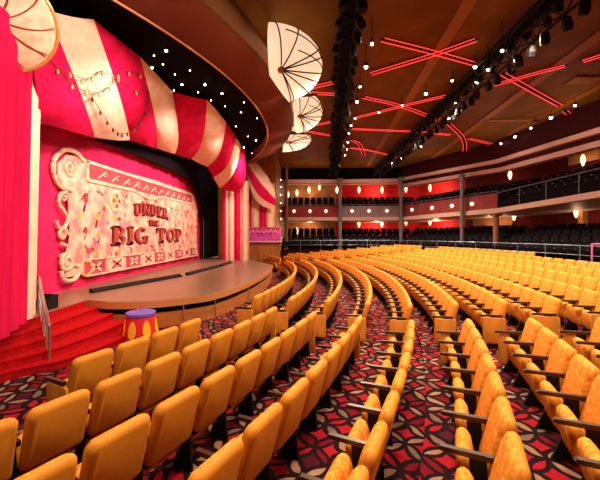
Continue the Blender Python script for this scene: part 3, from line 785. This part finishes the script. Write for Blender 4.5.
# terrace rail
tl = thing('terrace_rail', (8,24,TZ), 'grey metal rail along the terrace front behind the gold seats', 'railing'); P = Parts(tl)
q = off(-1.68)
for hgt, rr in ((.95,.03),(.55,.016)):
    m = P.mb(); m.tube([p+Vector((0,0,TZ+hgt)) for p in q], rr, 'rail_blue', 6); m.build('rail', tl)
for i in range(NP-1):
    a, b = q[i], q[i+1]; k = max(2, int((b-a).length/1.5))
    for j in range(k):
        pp = a.lerp(b, j/k); m = P.mb(); m.tube([pp+Vector((0,0,TZ)), pp+Vector((0,0,TZ+.95))], .025, 'rail_blue', 6); m.build('post', tl)
# header beams at ceiling level
hb = thing('ceiling_header', (4,30,ZC), 'cream header with black band above the end boxes', 'beam'); P = Parts(hb)
for mt, z0, z1, d in (('void_black',EYE+5.05,ZC,.1),('cream_trim',EYE+4.74,EYE+5.05,0),('cream_trim',EYE+4.56,EYE+4.66,.15)):
    m = P.mb(); strip_path(m, [(d+.25,z0),(d,z0),(d,z1),(d+.25,z1)], mt, i0=0, i1=2); m.build('band', hb)
hb2 = thing('curved_header', (13,18,ZC), 'maroon drop beam with two cream bands above the right gallery', 'beam'); P = Parts(hb2)
for mt, z0, z1, d in (('maroon',EYE+4.82,ZC,-.1),('cream_trim',EYE+4.60,EYE+4.84,-.15),('maroon',EYE+4.36,EYE+4.60,.1),('cream_trim',EYE+4.08,EYE+4.36,.25)):  # second maroon strip paints the shade between the two cream bands
    m = P.mb(); strip_path(m, [(d+.5,z0),(d,z0),(d,z1),(d+.5,z1)], mt, i0=2, zf=[0,0,.25,.05,-.02,-.02,-.02]); m.build('band', hb2)
# posts
def post(p, z0, z1, r, mt, lab):
    o = thing('gallery_post', (p.x,p.y,z0), lab, 'post', 'posts of the galleries')
    m = MB(); m.tube([(0,0,0),(0,0,z1-z0)], r, mt, 12); m.build('shaft', o, True)
    m = MB(); m.box((0,0,.1),(r*2.8,r*2.8,.2),mt); m.build('base', o)
    m = MB(); m.box((0,0,z1-z0-.08),(r*2.8,r*2.8,.16),mt); m.build('head', o)
def onpath(px, d=-.2):
    q = off(d); s = (px-300)/F
    for i in range(len(q)-1):
        a, b = q[i], q[i+1]; fa, fb = a.x-s*a.y, b.x-s*b.y
        if fa*fb <= 0: return a.lerp(b, fa/(fa-fb))
    return q[0]
post(onpath(286.5), TZ, ZC-.0, .14, 'pillar_brown', 'brown post at the left edge of the end boxes')
post(onpath(340,-.3), TZ, EYE+5.1, .16, 'post_grey', 'grey post between the two end boxes')
post(onpath(401,-.3), TZ, EYE+5.1, .16, 'post_grey', 'grey post at the right edge of the end boxes')
post(onpath(462,-.3), TZ, EYE+4.3, .13, 'post_grey', 'slim grey post halfway round the curved gallery')
post(onpath(496,.15), TZ, EYE+1.4, .17, 'pillar_brown', 'brown timber post under the balcony where its edge lifts')
# pale pilaster on the right wall
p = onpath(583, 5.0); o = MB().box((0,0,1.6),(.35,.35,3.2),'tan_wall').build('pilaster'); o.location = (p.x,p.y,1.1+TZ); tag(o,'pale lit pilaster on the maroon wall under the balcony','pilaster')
for pa, pb, y0, y1, lab in ((473,512,226,211,'orange lit wall panel under the balcony beside the brown post'),(568,640,166,140,'orange lit wall panel above the last balcony row at right')):  # tan patches: orange light on the wall put into their colour
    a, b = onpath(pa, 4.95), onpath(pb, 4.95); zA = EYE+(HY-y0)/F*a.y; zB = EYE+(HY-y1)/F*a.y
    o = MB().prism([a-a, b-a, b-a+Vector((.05,.05,0)), Vector((.05,.05,0))], (0,0,zB-zA), 'tan_wall').build('wall_glow_patch'); o.location = (a.x,a.y,zA); tag(o, lab, 'painted glow')
# lamps on balcony fronts
k = 0
for px, py in ((294,216),(310,216),(326,216),(352,212.5),(369,212.5),(387,212.5),(412,208.5),(432,207.5),(452,206),(472,204)):
    p = onpath(px,-.06); z = BZ+.55+zs[2]*0
    o = thing('balcony_lamp', (p.x,p.y,z), 'glowing scallop lamp on the balcony front, %s from the left' % ordn(k+1), 'lamp', 'scallop lamps on the balcony front'); k += 1
    m = MB(); m.lathe([(.14,-.02),(.12,.06),(.05,.1)], 'scallop_glow', 12, (0,0,0), (0,-1,0)); m.build('shade', o, True)
    m = MB(); m.box((0,.03,-.18),(.3,.06,.08),'gold_trim'); m.build('bracket', o)
# wall sconces
def sconce(px, py, d, lab, h=.55):
    p = onpath(px, d); z = EYE+(HY-py)/F*p.y
    o = thing('wall_sconce', (p.x,p.y,z), lab, 'wall lamp', 'glowing wall sconces')
    m = MB(); m.lathe([(.05,-h*.6),(.11,-h*.2),(.13,0),(.11,h*.3),(.05,h*.6)], 'sconce_glow', 12); m.build('shade', o, True)
    v = (p-onpath(px, d-.5)).normalized()
    m = MB(); m.tube([Vector((0,0,-.1)), v*.6+Vector((0,0,-.1))], .04, 'gold_trim', 6); m.lathe([(.03,-h*.75),(.07,-h*.6)], 'gold_trim', 8); m.build('bracket', o)
for px, py, pl in ((288,195,'leftmost in the left end box, upper level'),(297,193,'second from left in the left end box, upper level'),(309,190,'third from left in the left end box, upper level'),(319.5,187,'fourth from left in the left end box, upper level'),(337,190,'beside the grey post in left end box, upper level'),
                   (288,233,'leftmost in the left end box, lower level'),(297,231,'second from left in left end box, lower level'),
                   (359,190,'left one in the right end box, upper level'),(382,190,'right one in the right end box, upper level'),(359,224,'left one in the right end box, lower level'),(382,224,'right one in the right end box, lower level'),
                   (406,189,'left of two past the end boxes, upper level'),(430,188,'right of two past the end boxes, upper level'),(406,222,'left of two past the end boxes, lower level'),(430,222,'right of two past the end boxes, lower level'),
                   (510,175,'on the balcony rear wall by the slim post'),(514,216,'under the balcony beside the brown post'),(576,212,'under the balcony beside the pale pilaster'),(583,160,'at the right end of the balcony rear wall')):
    sconce(px, py, 4.6, 'glowing wall sconce '+pl)
# violet side box
vb = thing('side_box', (-2.55,23.4,0), 'violet and pink draped side box beyond the far end of the stage', 'box'); P = Parts(vb)
m = P.mb(); m.box((-2.53,23.55,2.38),(2.35,.9,.9),'violet'); m.build('front_cloth', vb)
m = P.mb()
for i in range(7):
    y0 = -3.65+i*.32; m.tube([(y0+.32*t, 23.06, 2.75-.25*math.sin(PI*t)) for t in (0,.2,.4,.6,.8,1)], .06, 'pink_cloth', 6)
m.build('swag', vb, True)
m = P.mb(); m.box((-2.53,23.5,1.89),(2.45,1.0,.1),'cream_trim'); m.build('ledge', vb)
m = P.mb(); m.box((-2.53,23.5,2.86),(2.45,1.0,.07),'pink_cloth'); m.build('top_rail', vb)
m = P.mb(); m.box((-2.53,23.55,.92),(2.2,.7,1.82),'wood_wall'); m.build('timber_base', vb)
# bulbs up the timber corner
i = 0
for y in (180,187,195,203,211,219,228,238):
    i += 1; p = at(281,y,Y=23.95); bulb_thing('corner_bulb', p, 'small bulb up the timber corner past the side box, %s from the top' % ordn(i), 'bulbs up the timber corner', .045, 'bulb', (0,-1,0), .1)
# sill with its blue light put into the colour, and pale rail at the far right behind the last seats
p = onpath(592,-1.95); p2 = onpath(622,-1.95); d = (p2-p)
hp_ = thing('ramp_handrail', (p.x,p.y,rowZ(NR)), 'pale pink handrail at the right beside the terrace rail', 'railing')
m = MB(); m.tube([(0,0,0),(0,0,1.32),(d.x,d.y,1.36)], .035, 'pink_cloth', 8); m.build('rail', hp_, True)
m = MB(); m.tube([(d.x,d.y,0),(d.x,d.y,1.36)], .03, 'pink_cloth', 8); m.build('post', hp_, True)
p = onpath(578,-1.85); p2 = onpath(625,-1.85); d = (p2-p)
o = MB().prism([(0,0,0),(d.x,d.y,0),(d.x+.05,d.y,0),(.05,0,0)], (0,0,.62), 'blue_lit').build('fascia_panel'); o.location = (p.x,p.y,rowZ(NR)); tag(o, 'panel with blue light painted in on the terrace front at the far right', 'panel')

# ------------------------------------------------------------------ gold seats
TILT = math.radians(15)
def seat_meshes():
    d = {}
    m = MB(); M = Matrix.Translation((0,.125,.36)) @ Matrix.Rotation(TILT,4,'X'); m.slab(.505,.57,.11,.05,.045,M,'gold_print','gold_back',rtop=.075,nseg=4); d['backrest'] = m.mesh('backrest',True,60)
    m = MB(); M = Matrix.Translation((0,.225,.22)) @ Matrix.Rotation(math.radians(-12),4,'X'); m.slab(.47,.38,.12,.06,.05,M,'gold_print',rtop=.10,nseg=4); d['seat_cushion'] = m.mesh('seat_cushion',True,60)
    m = MB(); M = Matrix.Translation((.2775,.04,.62)); m.xf = M
    m.prism([(-.02,.03,-.01),(-.02,.41,-.01),(-.02,.44,.005),(-.02,.42,.025),(-.02,.03,.035)], (.042,0,0), 'arm_wood'); d['armrest'] = m.mesh('armrest')
    m = MB(); m.prism([(.262,.10,0),(.262,.36,0),(.262,.34,.04),(.262,.24,.3),(.262,.26,.62),(.262,.14,.62),(.262,.13,.3),(.262,.10,.04)], (.03,0,0), 'dark_metal'); m.box((0,.13,.37),(.5,.05,.05),'dark_metal'); d['pedestal'] = m.mesh('pedestal')
    m = MB(); M = Matrix.Translation((.29,.21,.10)) @ Matrix.Rotation(-PI/2,4,'Z'); m.slab(.40,.50,.04,.03,.012,M,'gold_panel',nseg=2); d['end_panel'] = m.mesh('end_panel',True,60)
    return d
SM = seat_meshes()
def flipped(me, name):
    c = me.copy(); c.name = name
    for v in c.vertices: v.co.x = -v.co.x
    c.flip_normals(); return c
SMF = {k: flipped(SM[k], k) for k in ('armrest','end_panel','pedestal')}
seats = []           # (pos, rz, row, block, nth, is_first, is_last)
def block(name, k, ta, tb, sgn):
    R = rowR(k); step = SP/R; n = int(abs(tb-ta)/step)
    for i in range(n):
        th = ta+sgn*step*(i+.5); seats.append([pol(R, th, rowZ(k)), th+PI/2, k, name, i+1, i == 0, i == n-1, th])
rad = math.radians
for k in range(1, NR+1):
    nb = rad({2:-18.1,3:-18.5}.get(k,-18.6))
    if k == 1: block('near', k, rad(-21.35), rad(-21.35)-4.2*SP/rowR(1), -1)
    elif k < 13: block('near', k, nb, rad(-38), -1)
    if k < 13: block('middle', k, rad(-16.2), rad(14.6), 1)
    else: block('middle', k, rad(.6), rad(14.6), 1)
    tb = math.asin(min(.99,(27.3-CY)/rowR(k)))
    block('far', k, rad(17.2), tb, 1)
seats = [s for s in seats if not (s[3] == 'far' and s[0].y > 23.0 and s[0].x < -.9)]
def inview(p, m=45):
    if p.y < .6: return False
    x, y = proj(p+Vector((0,0,.7))); x2, y2 = proj(p+Vector((0,0,.95)))
    w = F*.4/p.y
    return -w-5 < x < 600+w+5 and y2 < 490
vis = [s for s in seats if inview(s[0])]
beside = [s for s in seats if not inview(s[0]) and s[0].y > .3 and s[0].z < .9 and -7 < s[0].x < 9 and s[0].y < 9 and proj(s[0]+Vector((0,0,.8)))[0] < 1150 and proj(s[0]+Vector((0,0,.8)))[0] > -150]
vis.sort(key=lambda s: s[0].y*s[0].y+s[0].x*s[0].x)
NIND = 325
proto = {}
print('gold seats in view', len(vis))
HALF = SP/2
print('beside', len(beside))
for s in vis[:NIND]+beside:
    pos, rz, k, bl, nth, first, last, th = s
    o = bpy.data.objects.new('theatre_chair', None); o.empty_display_size = .1; C.objects.link(o); o.location = pos; o.rotation_euler = (0,0,rz)
    if bl == 'near': lab = 'gold chair, %s from the cross aisle in near block row %s from the stage' % (ordn(nth), ordn(k))
    elif bl == 'middle': lab = 'gold chair, %s beyond the cross aisle in long middle row %s from the stage' % (ordn(nth), ordn(k))
    else: lab = 'gold chair, %s beyond the far aisle in far block row %s from the stage' % (ordn(nth), ordn(k))
    lab = lab.replace('row '+ordn(k)+' from the stage', 'row %d from the stage' % k)
    if bl == 'near' and k == 1: lab = 'gold chair, %s of the four in the short row nearest the stage steps' % ordn(nth)
    tag(o, lab, 'chair', 'gold chairs of the %s block' % bl)
    # local +x of a seat points clockwise (towards smaller theta is +x when facing the stage)
    def part(n, me):
        c = bpy.data.objects.new(n, me); C.objects.link(c); c.parent = o; return c
    part('backrest', SM['backrest']); part('seat_cushion', SM['seat_cushion']); part('armrest', SM['armrest']); part('pedestal', SM['pedestal'])
    # which end is local +x ?
    px = Vector((math.cos(rz), math.sin(rz), 0)); tang = Vector((-math.sin(th), math.cos(th), 0))
    plus_is_up = px.dot(tang) > 0
    end_hi = (bl == 'near' and first) or (bl != 'near' and last)
    end_lo = (bl == 'near' and last) or (bl != 'near' and first)
    if (end_hi and plus_is_up) or (end_lo and not plus_is_up): part('end_panel', SM['end_panel'])
    if (end_lo and plus_is_up) or (end_hi and not plus_is_up):
        part('end_panel', SMF['end_panel']); part('armrest', SMF['armrest']); part('pedestal', SMF['pedestal'])
rest = vis[NIND:]
m = MB()
for s in rest:
    pos, rz = s[0], s[1]
    T = Matrix.Translation(pos) @ Matrix.Rotation(rz,4,'Z')
    for n in ('backrest','seat_cushion','armrest','pedestal') + (('end_panel',) if False else ()):
        me = SM[n]; m.xf = T; o_ = len(m.v)
        m.v += [tuple(T @ v.co) for v in me.vertices]; ks = [m.mi(x.name) for x in me.materials]
        for p in me.polygons: m.f.append(tuple(i+o_ for i in p.vertices)); m.m.append(ks[p.material_index])
if rest:
    tag(m.build('theatre_chairs', None, True, 60), 'farthest gold chairs filling the rows at the back of the hall', 'chairs', kind='stuff')

# ------------------------------------------------------------------ black gallery seats
m = MB(); M = Matrix.Translation((0,.06,.40)) @ Matrix.Rotation(TILT,4,'X'); m.slab(.50,.52,.09,.05,.03,M,'black_seat',nseg=2,rtop=.08)
M = Matrix.Translation((0,.22,.34)) @ Matrix.Rotation(rad(-20),4,'X'); m.slab(.44,.38,.10,.05,.03,M,'black_seat',nseg=2,rtop=.1)
m.box((.275,.24,.63),(.05,.36,.05),'seat_silver'); m.box((.275,.2,.31),(.03,.2,.62),'dark_metal'); m.box((0,.12,.38),(.5,.04,.04),'dark_metal')
BS = m.mesh('gallery_seat', True, 50)
gal = []
for lev, rows_, base, zf in (('terrace', TROW[:4], TZ, [0]*NP), ('balcony', BROW, BZ, zs)):
    for ri, (d, h) in enumerate(rows_):
        q = off(d+.2); cnt = 0; acc = 0
        for i in range(NP-1):
            a, b = q[i], q[i+1]; L = (b-a).length; n = int((L-.5)/.56); dr = (b-a).normalized(); nn = Vector((-dr.y,dr.x,0))
            for j in range(n):
                t = (.25+(j+.5)*(L-.5)/n)/L; p = a.lerp(b, t); z = base+h+zf[i]+(zf[i+1]-zf[i])*t
                cnt += 1; rz = math.atan2(-nn.y,-nn.x)-PI/2
                gal.append((Vector((p.x,p.y,z)), rz, lev, ri+1, cnt))
gv = []
for g in gal:
    if g[0].y < 2: continue
    x, y = proj(g[0]+Vector((0,0,.6)))
    if -20 < x < 625: gv.append(g)
gv.sort(key=lambda g: g[0].length)
print('gallery seats in view', len(gv))
for g in gv[:300]:
    o = bpy.data.objects.new('gallery_chair', BS); C.objects.link(o); o.location = g[0]; o.rotation_euler = (0,0,g[1])
    tag(o, 'black chair, %s from the left in %s row of the %s' % (ordn(g[4]), ORD[g[3]], 'terrace under the balcony' if g[2] == 'terrace' else 'upper balcony'), 'chair', 'black chairs on the %s' % g[2])
m = MB()
for g in gv[300:]:
    T = Matrix.Translation(g[0]) @ Matrix.Rotation(g[1],4,'Z'); o_ = len(m.v)
    m.v += [tuple(T @ v.co) for v in BS.vertices]; ks = [m.mi(x.name) for x in BS.materials]
    for p in BS.polygons: m.f.append(tuple(i+o_ for i in p.vertices)); m.m.append(ks[p.material_index])
if m.v: tag(m.build('gallery_chairs', None, True, 50), 'remaining black chairs in the farthest gallery rows', 'chairs', kind='stuff')

# ------------------------------------------------------------------ light
def lamp(kind, loc, e, col, size=1, tgt=None, spot=None, blend=.6, sy=None):
    l = bpy.data.lights.new('lamp', kind); l.energy = e; l.color = col
    o = bpy.data.objects.new('lamp', l); C.objects.link(o); o.location = loc
    if kind == 'AREA':
        l.size = size
        if sy: l.shape = 'RECTANGLE'; l.size_y = sy
    else: l.shadow_soft_size = size
    if kind == 'SPOT': l.spot_size = math.radians(spot); l.spot_blend = blend
    if tgt is not None:
        o.rotation_euler = (Vector(tgt)-Vector(loc)).to_track_quat('-Z','Y').to_euler()
    return o
WARM = (1,.79,.55)
# house lights hung from the two trusses
for y in (4, 9, 14, 19, 24):
    lamp('SPOT', (2.0+(y-6)*.08, y, EYE+5.2), 2100, WARM, .35, (3.0, y-.5, 0), 150, .8)
    lamp('SPOT', (6.4, y, EYE+5.2), 2100, WARM, .35, (7.4, y-.5, 0), 140, .8)
lamp('SPOT', (-1.0, 1.0, EYE+5.0), 1200, WARM, .35, (-3.0, 4.5, 0), 120, .8)
# stage wash from the canopy rim
for y in (8, 11.5, 15, 18.5):
    lamp('SPOT', (-2.2, y, EYE+4.4), 1500, (1,.62,.55), .25, (-6.9, y+1.2, 2.6), 85, .7)
lamp('SPOT', (-1.0, 5.0, EYE+4.3), 1150, (1,.72,.58), .3, (-5.5, 7.0, 4.0), 90, .7)
# lights on the valance, from the left truss
for y, ty in ((6,8.5),(10,11.5),(14,15.5),(18,19)):
    lamp('SPOT', (1.7, y, EYE+4.4), 620+45*y, (1,.74,.58), .3, (-4.8, ty, EYE+3.9), 60, .8)
lamp('SPOT', (.8, 17.0, EYE+4.2), 1100, (1,.76,.60), .3, (-3.4, 22.5, 3.5), 55, .8)
# galleries
for i, t, e in ((0,.5,60),(1,.5,150),(2,.2,130),(2,.75,12),(3,.25,22),(3,.8,14),(4,.5,14)):
    for d, z in ((4.2, EYE+.95),(4.2, EYE+4.4)):
        q = off(d); p = q[i].lerp(q[i+1], t); lamp('POINT', (p.x,p.y,z), e, (1,.62,.36), .2)
p = onpath(490,4.2); lamp('POINT', (p.x,p.y,EYE+.75), 40, (1,.62,.30), .15)  # extra lamp, added to brighten the tan patch under the balcony
q = off(-2.0)
for i, t in ((0,.5),(1,.5),(2,.5),(3,.3),(3,.9)):
    p = q[i].lerp(q[i+1], t); lamp('POINT', (p.x,p.y,EYE+4.0), 85, (1,.62,.5), .2)
w = bpy.data.worlds.new('World'); bpy.context.scene.world = w; w.use_nodes = True
w.node_tree.nodes['Background'].inputs[0].default_value = (1,.62,.40,1); w.node_tree.nodes['Background'].inputs[1].default_value = .16

# ------------------------------------------------------------------ camera
cam = bpy.data.cameras.new('camera'); co = bpy.data.objects.new('camera', cam); C.objects.link(co)
co.location = (0,0,EYE); co.rotation_euler = (PI/2,0,0)
cam.sensor_width = 36; cam.lens = F*36/600; cam.shift_y = (HY-240)/600; cam.clip_start = .05; cam.clip_end = 200
S = bpy.context.scene; S.camera = co
S.view_settings.view_transform = 'Standard'; S.view_settings.look = 'None'; S.view_settings.gamma = 1; S.view_settings.use_curve_mapping = False
S.view_settings.exposure = 0
